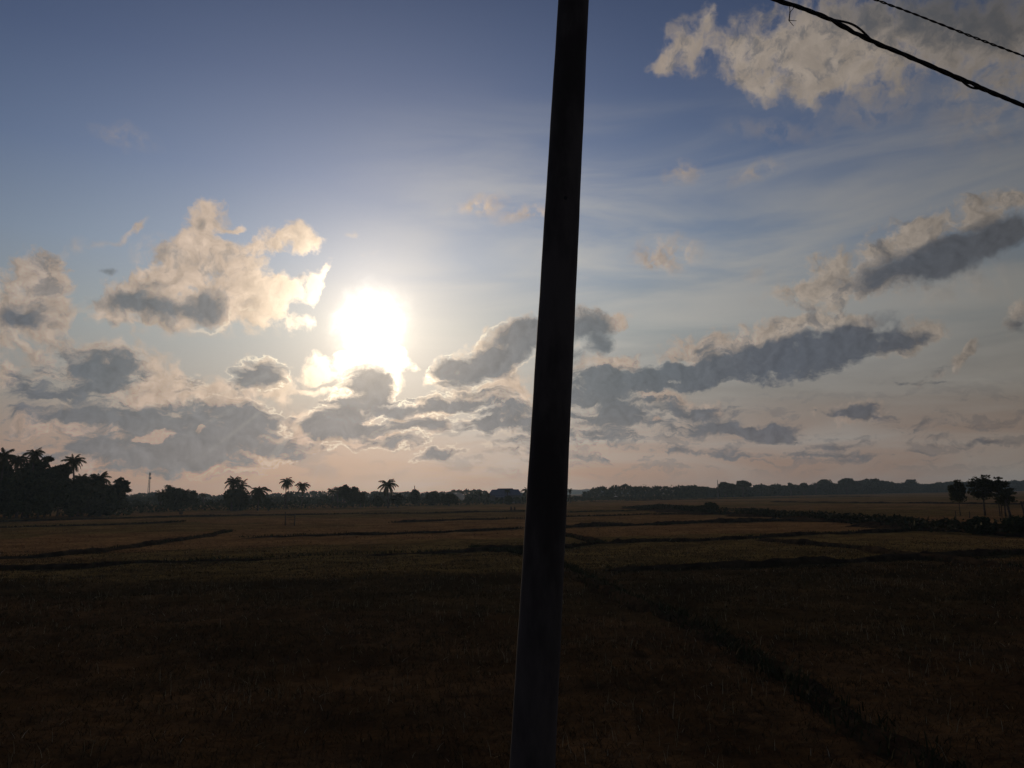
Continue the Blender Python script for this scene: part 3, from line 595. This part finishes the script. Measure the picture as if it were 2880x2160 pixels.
belt('marsh_scrub', [(x, 1396+3*math.sin(x*.05)) for x in range(1490, 1990, 7)], lambda v: float(np.interp(v, [1490,1990], [228,300])), 26, 0.3, 16, 'low greenish scrub between the pole and the pale field strip', 'scrub', M_leaf2, .3, 8)
# scrub bank between the fields on the right
Bt = [(1750,1425),(1800,1420),(1850,1416),(1900,1418),(1950,1420),(1985,1417),(2005,1416),(2030,1423),(2100,1424),(2150,1423),(2230,1427),(2300,1430),(2381,1431),(2460,1436),(2546,1440),(2620,1443),(2678,1443),(2740,1449),(2810,1447),(2850,1440),(2890,1436),(3000,1440),(3300,1452)]
bdist = lambda v: float(np.interp(v, [1750,1850,1985,2080,2200,2348,2480,2579,2727,2880,3300], [150,124,101,96,84,72,62,55,51,47,40]))
belt('scrub_bank', Bt, bdist, 6, 0.16, 60, 'dark overgrown bank of bushes and weeds between the right fields', 'scrub', M_scrub, .35, 9)
mp_ = [(at_dist(v, bdist(v)+4.5).x, bdist(v)+4.5, 0) for v in range(1760, 3300, 40)]
ridge('earth_bund', None, 7, 0.35, 'broad earth bank under the scrub between the right fields', world=mp_, seed=77)
tree(1999,1415,108,'rounded black bush standing out of the scrub bank, left part',34,'bush',clear=0.0,seed=90,leaf=0.16,dens=2.4,name='bush',trunk=.05)
tree(2745,1456,52,'dense black bush at the near right part of the scrub bank',90,'bush',clear=0.0,seed=91,leaf=0.10,dens=2.2,name='bush',trunk=.05)
tree(2868,1452,49,'black bush at the right photo edge below the cut trunk',90,'bush',clear=0.0,seed=92,leaf=0.10,dens=2.2,name='bush',trunk=.05)

# ------------------------------------------------------------------ hills
V = []; F = []
n = 160
for i in range(n):
    a = math.radians(-25+70*i/(n-1)); h_ = 1+(6.5+2.5*vnoise(np.array([i*.9]), np.array([0.]), 9)[0])*math.exp(-((math.degrees(a)-5)/5)**2)
    for r_, z_ in ((1380,-1),(1400,h_*.75),(1430,h_),(1480,-1)): V.append((r_*math.sin(a), r_*math.cos(a), z_))
for i in range(n-1):
    for j in range(3): F.append((i*4+j, (i+1)*4+j, (i+1)*4+j+1, i*4+j+1))
tag(mesh_obj('hills', V, F, simple('hill_wood', (.03,.04,.02), (.05,.055,.03), .05, .95), smooth=True), 'low wooded hills on the far horizon', 'hills', kind='structure')

# ------------------------------------------------------------------ house with the blue roof
HY = 240.0; hb = at_dist(1421, HY); house = empty('house', hb); tag(house, 'long low house with a bluish hipped roof, just left of the pole', 'house')
sx = HY/FPX; W2 = 47*sx; ez = height_at(1421, 1392, HY); rz_ = height_at(1421, 1376.5, HY); cz_ = height_at(1421, 1373.6, HY); dp = 4.6
mb = MB(); mb.box((0,0,ez/2+0.02), (W2*2-1.0, dp*2-1.0, ez-0.06)); mb.build('wall', M_wall, house)
mb = MB(); e0 = ez-0.04; r1 = 37*sx
mb.add([(-W2,-dp,e0),(W2,-dp,e0),(W2,dp,e0),(-W2,dp,e0),(-r1,-.3,rz_),(r1,-.3,rz_),(r1,.3,rz_),(-r1,.3,rz_),(-W2,-dp,e0-.12),(W2,-dp,e0-.12),(W2,dp,e0-.12),(-W2,dp,e0-.12)],
       [(0,1,5,4),(1,2,6,5),(2,3,7,6),(3,0,4,7),(4,5,6,7),(8,9,1,0),(9,10,2,1),(10,11,3,2),(11,8,0,3),(11,10,9,8)])
rf = mb.build('roof', M_roof, house)
mb = MB(); r2 = 23*sx
mb.add([(-r2,-.55,rz_-.05),(r2,-.55,rz_-.05),(r2,.55,rz_-.05),(-r2,.55,rz_-.05),(-r2+.2,-.05,cz_),(r2-.2,-.05,cz_),(r2-.2,.05,cz_),(-r2+.2,.05,cz_)],[(0,1,5,4),(1,2,6,5),(2,3,7,6),(3,0,4,7),(4,5,6,7),(3,2,1,0)])
mb.build('ridge_vent', M_roof, rf)
pz = height_at(1421, 1392.8, HY)
mb = MB(); mb.add([(-27*sx,-dp-1.9,pz-.55),(0*sx,-dp-1.9,pz-.55),(0,-dp+.2,pz-.06),(-27*sx,-dp+.2,pz-.06),(-27*sx,-dp-1.9,pz-.62),(0,-dp-1.9,pz-.62),(0,-dp+.2,pz-.13),(-27*sx,-dp+.2,pz-.13)],
   [(0,1,2,3),(7,6,5,4),(0,4,5,1),(1,5,6,2),(2,6,7,3),(3,7,4,0)]); mb.build('porch_roof', M_roof, house)
for u in (-26*sx, -1*sx): mb = MB(); mb.box((u,-dp-1.7,(pz-.6)/2), (.12,.12,pz-.6)); mb.build('porch_post', M_wood, house)
for u in (-2.6, 1.6, 3.4):
    mb = MB(); mb.box((u,-dp+.47,1.35), (.9,.08,.9)); w_ = mb.build('window', M_dark, house)
mb = MB(); mb.box((-.9,-dp+.47,1.0), (.85,.08,1.95)); mb.build('door', M_dark, house)

# tiny shelter
b = at_dist(1732, 290); sh = empty('shelter', b); tag(sh, 'tiny pale-roofed field shelter before the dark wood right of the pole', 'shelter')
zt = height_at(1732, 1395, 290); mb = MB(); mb.add([(-.62,-.5,zt-.22),(.62,-.5,zt-.22),(.62,.5,zt-.22),(-.62,.5,zt-.22),(-.3,0,zt),(.3,0,zt)],[(0,1,5,4),(1,2,5),(2,3,4,5),(3,0,4),(3,2,1,0)]); mb.build('roof', M_white, sh)
for sx_, sy_ in ((-.5,-.4),(.5,-.4),(-.5,.4),(.5,.4)):
    mb = MB(); mb.box((sx_,sy_,(zt-.22)/2), (.08,.08,zt-.24)); mb.build('post', M_wood, sh)

# ------------------------------------------------------------------ masts
def mast(px, yt, Y, wb, wt_, label, dish=None):
    b = at_dist(px, Y); r_ = empty('radio_mast', b); tag(r_, label, 'mast'); H = height_at(px, yt, Y); mb = MB(); n = 16
    def cr_(z): w = wb+(wt_-wb)*z/H; return [(-w/2,-w/2*.6,z),(w/2,-w/2*.6,z),(0,w/2*.6,z)]
    for k in range(3): mb.tube([cr_(0)[k], cr_(H)[k]], Y*2.4e-4, 4)
    for i in range(n):
        a = cr_(H*i/n); c_ = cr_(H*(i+1)/n)
        for k in range(3): mb.tube([a[k], c_[(k+1) % 3]], Y*1.1e-4, 3, False); mb.tube([c_[k], c_[(k+1) % 3]], Y*1.1e-4, 3, False)
    mb.build('lattice', M_steel, r_)
    if dish:
        zd = height_at(px, dish, Y); mb = MB(); mb.tube([(wt_*.8,-.3,zd),(wt_*.8+.3,-1.0,zd)], [.3,1.0], 12); mb.build('dish', M_steel, r_)
        mb = MB(); zz = height_at(px, yt+3, Y)
        for a in range(3): mb.box((math.cos(a*2.1+.3)*.7, math.sin(a*2.1+.3)*.7, zz), (.35,.25,2.6))
        mb.build('antenna_panel', M_steel, r_)
        mb = MB(); mb.tube([(0,0,H-.5),(0,0,H+1.2)], .12, 5); mb.build('lightning_rod', M_steel, r_)
mast(418, 1330, 720, 2.3, .9, 'tall lattice radio mast with small dish, left of the broad dark tree', 1345)
mast(1166, 1366, 700, .5, .4, 'faint thin mast above the wood right of the lone bold palm')
mast(2020, 1350, 300, .12, .08, 'slim mast rising from the right skyline beside a tree')

# ------------------------------------------------------------------ wooden frame standing in the field
FY = 79.0; fb = ground(814, 1478); FY = fb.y; fr = empty('wooden_rack', fb); tag(fr, 'rough wooden frame of two posts and cross rails standing alone in the left field', 'frame')
sx = FY/FPX
def fx(px, y): return ((px-814)*sx, height_at(px, y, FY))
for a, b_, r_ in (((802,1479),(801.5,1440),.055),((827.5,1480),(828.5,1444),.060)):
    x0, _ = fx(*a); x1, z1 = fx(*b_); mb = MB(); mb.tube([(x0,0,-.1),((x0+x1)/2+.02,0,z1*.5),(x1,0,z1)], [r_,r_*.9,r_*.8], 7); mb.build('post', M_wood, fr, True)
for a, b_ in (((808,1449),(829,1450)),((800,1454),(829,1454.5)),((813,1461),(828,1462)),((815,1472),(828,1471.5))):
    x0, z0 = fx(*a); x1, z1 = fx(*b_); mb = MB(); mb.tube([(x0,-.06,z0),((x0+x1)/2,-.055,(z0+z1)/2-.01),(x1,-.06,z1)], .022, 6); mb.build('rail', M_wood, fr, True)
# two short dark stakes
for px, yt, yb, lb in ((1437.5,1424,1436,'short dark brown stake, left one of the two by the far bund near the pole'),(1447.5,1425,1436,'short dark brown stake, right one of the two by the far bund near the pole')):
    b = ground(px, yb); zt = height_at(px, yt, b.y); mb = MB()
    mb.tube([(0,0,-.05),(.02,0,zt*.35),(-.01,0,zt*.8),(.0,0,zt)], [.15,.17,.15,.09], 8); o = mb.build('stake', simple('dark_stake', (.05,.028,.018), (.09,.05,.03), 9), None, True); o.location = b; tag(o, lb, 'stake', 'pair of stakes near the pole')
b = ground(510, 1447); mb = MB()
for k in range(5): mb.tube([(k*.12-.3,0,0),(k*.16-.4,0,.55+.2*random.random())], [.07,.05], 6)
o = mb.build('stake', M_wood); o.location = b; tag(o, 'low dark cluster of stakes at the field edge below the broad dark tree', 'stake')

# ------------------------------------------------------------------ utility pole
PY = 4.0
def at_depth(x, y, Y): d = pdir(x, y); return Vector((d.x/d.y*Y, Y, CAM_H+d.z/d.y*Y))
pb = at_depth(1497, 2160, PY); pt = at_depth(1613, 0, PY); axd = (pt-pb)/(pt.z-pb.z)
def zc_(p): return -(ROT.inverted() @ (p-Vector((0,0,CAM_H)))).z
rb = 129/FPX*zc_(pb)/2; rt = 86/FPX*zc_(pt)/2; slope = (rt-rb)/(pt.z-pb.z)
base = pb-axd*pb.z; topz = 7.4
pole = empty('utility_pole', base); tag(pole, 'dark weathered concrete utility pole leaning slightly right in the foreground', 'pole')
def pr(z): return rb+slope*(z-pb.z)
mb = MB(); zs = np.linspace(-0.3, topz, 90); mb.tube([axd*z for z in zs], [pr(z)*(1+.006*math.sin(z*9)+.004*math.sin(z*23)) for z in zs], 40); mb.build('shaft', M_concrete, pole, True)
mb = MB(); mb.tube([axd*(topz-.02), axd*(topz+.04)], [pr(topz)+.006, pr(topz)-.02], 32); mb.build('cap', M_concrete, pole)
zk = at_depth(1625, -235, PY).z
mb = MB(); mb.tube([axd*(zk-.04), axd*(zk+.04)], pr(zk)+.006, 32); mb.build('clamp_band', M_wire, pole)
mb = MB(); q = axd*zk; mb.tube([q+Vector((pr(zk)*.8,.0,0)), q+Vector((pr(zk)+.09,.06,0)), q+Vector((pr(zk)+.13,.12,-.03))], [.012,.012,.01], 8); mb.build('hook', M_wire, pole)
# small hole in the shaft facing the camera
mb = MB(); q = axd*at_depth(1560, 575, PY).z; mb.tube([q+Vector((.01,-pr(q.z)-.001,0)), q+Vector((.01,-pr(q.z)+.02,0))], .010, 10); mb.build('bolt_hole', M_dark, pole)

# ------------------------------------------------------------------ cables
def spline(px, Y0, Y1, step=3.0):
    xs_ = [p[0] for p in px]; L = []; x = xs_[0]; a, b_ = xs_[0], xs_[-1]
    while x <= b_:
        i = max(0, min(len(px)-2, int(np.searchsorted(xs_, x)-1))); t_ = (x-xs_[i])/(xs_[i+1]-xs_[i])
        p0 = px[max(i-1,0)]; p1 = px[i]; p2 = px[i+1]; p3 = px[min(i+2,len(px)-1)]
        m1 = (p2[1]-p0[1])/(p2[0]-p0[0])*(p2[0]-p1[0]); m2 = (p3[1]-p1[1])/(p3[0]-p1[0])*(p2[0]-p1[0])
        y = (2*t_**3-3*t_**2+1)*p1[1]+(t_**3-2*t_**2+t_)*m1+(-2*t_**3+3*t_**2)*p2[1]+(t_**3-t_**2)*m2
        Yd = Y0+(Y1-Y0)*(x-a)/(b_-a); L.append((at_depth(x, y, Yd), x)); x += step
    return L
def strands(path, n, rad, hel, pitch, name, root, offs=None, seed=0):
    Z_ = Vector((0,0,1))
    for k in range(n):
        pts = []
        for i, (p, x) in enumerate(path):
            t_ = (path[min(i+1,len(path)-1)][0]-path[max(i-1,0)][0]).normalized(); u = t_.cross(Vector((0,1,0))).normalized(); v = t_.cross(u)
            ph = 2*math.pi*(x/pitch)*(1+0.0)+2*math.pi*k/n+0.8*math.sin(x*.013+seed); h_ = hel*(1+.25*math.sin(x*.021+k))
            q = p+(u*math.cos(ph)+v*math.sin(ph))*h_
            if offs and offs[k]:
                q = q+Vector((0,0,1))*offs[k](x)
            pts.append(q)
        mb = MB(); mb.tube(pts, rad, 8); mb.build(name, M_rubber, root, True)
A = [(1640,-262),(1800,-188),(2000,-92),(2180,-2),(2243,18),(2322,50),(2465,121),(2544,154),(2655,203),(2781,256),(2880,298),(3100,392),(3500,560),(4100,800)]
c1 = empty('cable_bundle', (0,0,0)); tag(c1, 'thick bundle of loosely twisted black power cables, lower of the two runs', 'cable')
pa = spline(A, 4.15, 4.6)
bump = lambda a, b_, h_: (lambda x: h_*math.sin(math.pi*(x-a)/(b_-a))**1.0 if a < x < b_ else 0.0)
strands(pa, 4, .0068, .0072, 150, 'cable', c1, [bump(2316,2470,.034), bump(2535,2575,-.012), bump(2700,2765,-.014), bump(2120,2225,.012)], 1)
B = [(1640,-330),(2000,-180),(2250,-82),(2465,0),(2560,35),(2645,68),(2760,113),(2880,158),(3100,243),(3500,400),(4100,640)]
c2 = empty('service_cable', (0,0,0)); tag(c2, 'thin two-strand twisted cable, upper of the two runs', 'cable')
strands(spline(B, 4.15, 4.6, 2.0), 2, .0036, .0034, 46, 'cable', c2)
# tie wire hanging under the bundle
Yt = 4.27
tp = lambda x, y: at_depth(x, y, Yt)-at_depth(2222, 14, Yt)
tw = empty('tie_wire', at_depth(2222, 14, Yt)); tag(tw, 'short twisted end of binding wire hanging under the thick cable bundle', 'wire')
mb = MB(); mb.tube([tp(2219,6), tp(2221,22), tp(2222,32)], .0021, 6); mb.tube([tp(2236,12), tp(2231,24), tp(2224,32)], .0021, 6)
for k in (0, 1):
    mb.tube([tp(2222-3*i/20, 32+26*i/20)+Vector((math.cos(i*.9+k*3.14),math.sin(i*.9+k*3.14),0))*.0022 for i in range(21)], .0021, 6)
mb.build('twisted_tail', M_wire, tw, True)
mb = MB(); mb.tube([tp(2219,57), tp(2229,58), tp(2240,58.5)], [.0022,.002,.0016], 6); mb.build('wire_end', M_wire, tw, True)
mb = MB(); mb.tube([tp(2219,58), tp(2226,66), tp(2232,73)], [.0022,.002,.0016], 6); mb.build('wire_end', M_wire, tw, True)

# ------------------------------------------------------------------ air
def boxvol(name, lo, hi, dens, col_, aniso, label):
    mb = MB(); c_ = [(lo[i]+hi[i])/2 for i in range(3)]; mb.box(c_, [hi[i]-lo[i] for i in range(3)])
    m = bpy.data.materials.new(name); m.use_nodes = True; t = m.node_tree; t.nodes.clear()
    o_ = t.nodes.new('ShaderNodeOutputMaterial'); v = t.nodes.new('ShaderNodeVolumePrincipled'); t.links.new(v.outputs[0], o_.inputs['Volume'])
    v.inputs['Density'].default_value = dens; v.inputs['Color'].default_value = col_; v.inputs['Anisotropy'].default_value = aniso
    return tag(mb.build(name, m), label, 'haze', kind='stuff')
rg_ = np.random.default_rng(5); mb = MB(); sb = at_depth(1296, 1404, 205)
bmv = bmesh.new(); bmesh.ops.create_icosphere(bmv, subdivisions=3, radius=1.0)
for v in bmv.verts:
    k = 0.75+0.5*vnoise(np.array([v.co.x*1.7+5]), np.array([v.co.z*1.7+9]), 3)[0]; v.co *= k
    u = (v.co.z+1)/2; v.co = Vector((v.co.x*(0.5+1.0*u)-1.6*u*u+.3, v.co.y*0.9, max(0, v.co.z+1)*1.15))
mev = bpy.data.meshes.new('smoke'); bmv.to_mesh(mev); bmv.free(); smk = bpy.data.objects.new('smoke', mev); COL.objects.link(smk); smk.location = (sb.x, sb.y, 1.2)
ms = bpy.data.materials.new('smoke'); ms.use_nodes = True; ts = ms.node_tree; ts.nodes.clear(); o_ = ts.nodes.new('ShaderNodeOutputMaterial'); v_ = ts.nodes.new('ShaderNodeVolumePrincipled'); ts.links.new(v_.outputs[0], o_.inputs['Volume'])
v_.inputs['Density'].default_value = 0.14; v_.inputs['Color'].default_value = (0.7,0.8,0.95,1); v_.inputs['Anisotropy'].default_value = 0.3; mev.materials.append(ms)
tag(smk, 'faint bluish smoke drifting up from the low trees left of the house', 'smoke', kind='stuff')
HAZE_D = 0.00022
if HAZE_D: boxvol('haze', (-1700,-1700,-1.2), (1700,1700,26), HAZE_D, (0.55,0.77,1.0,1), 0.5, 'thin evening haze over the fields')
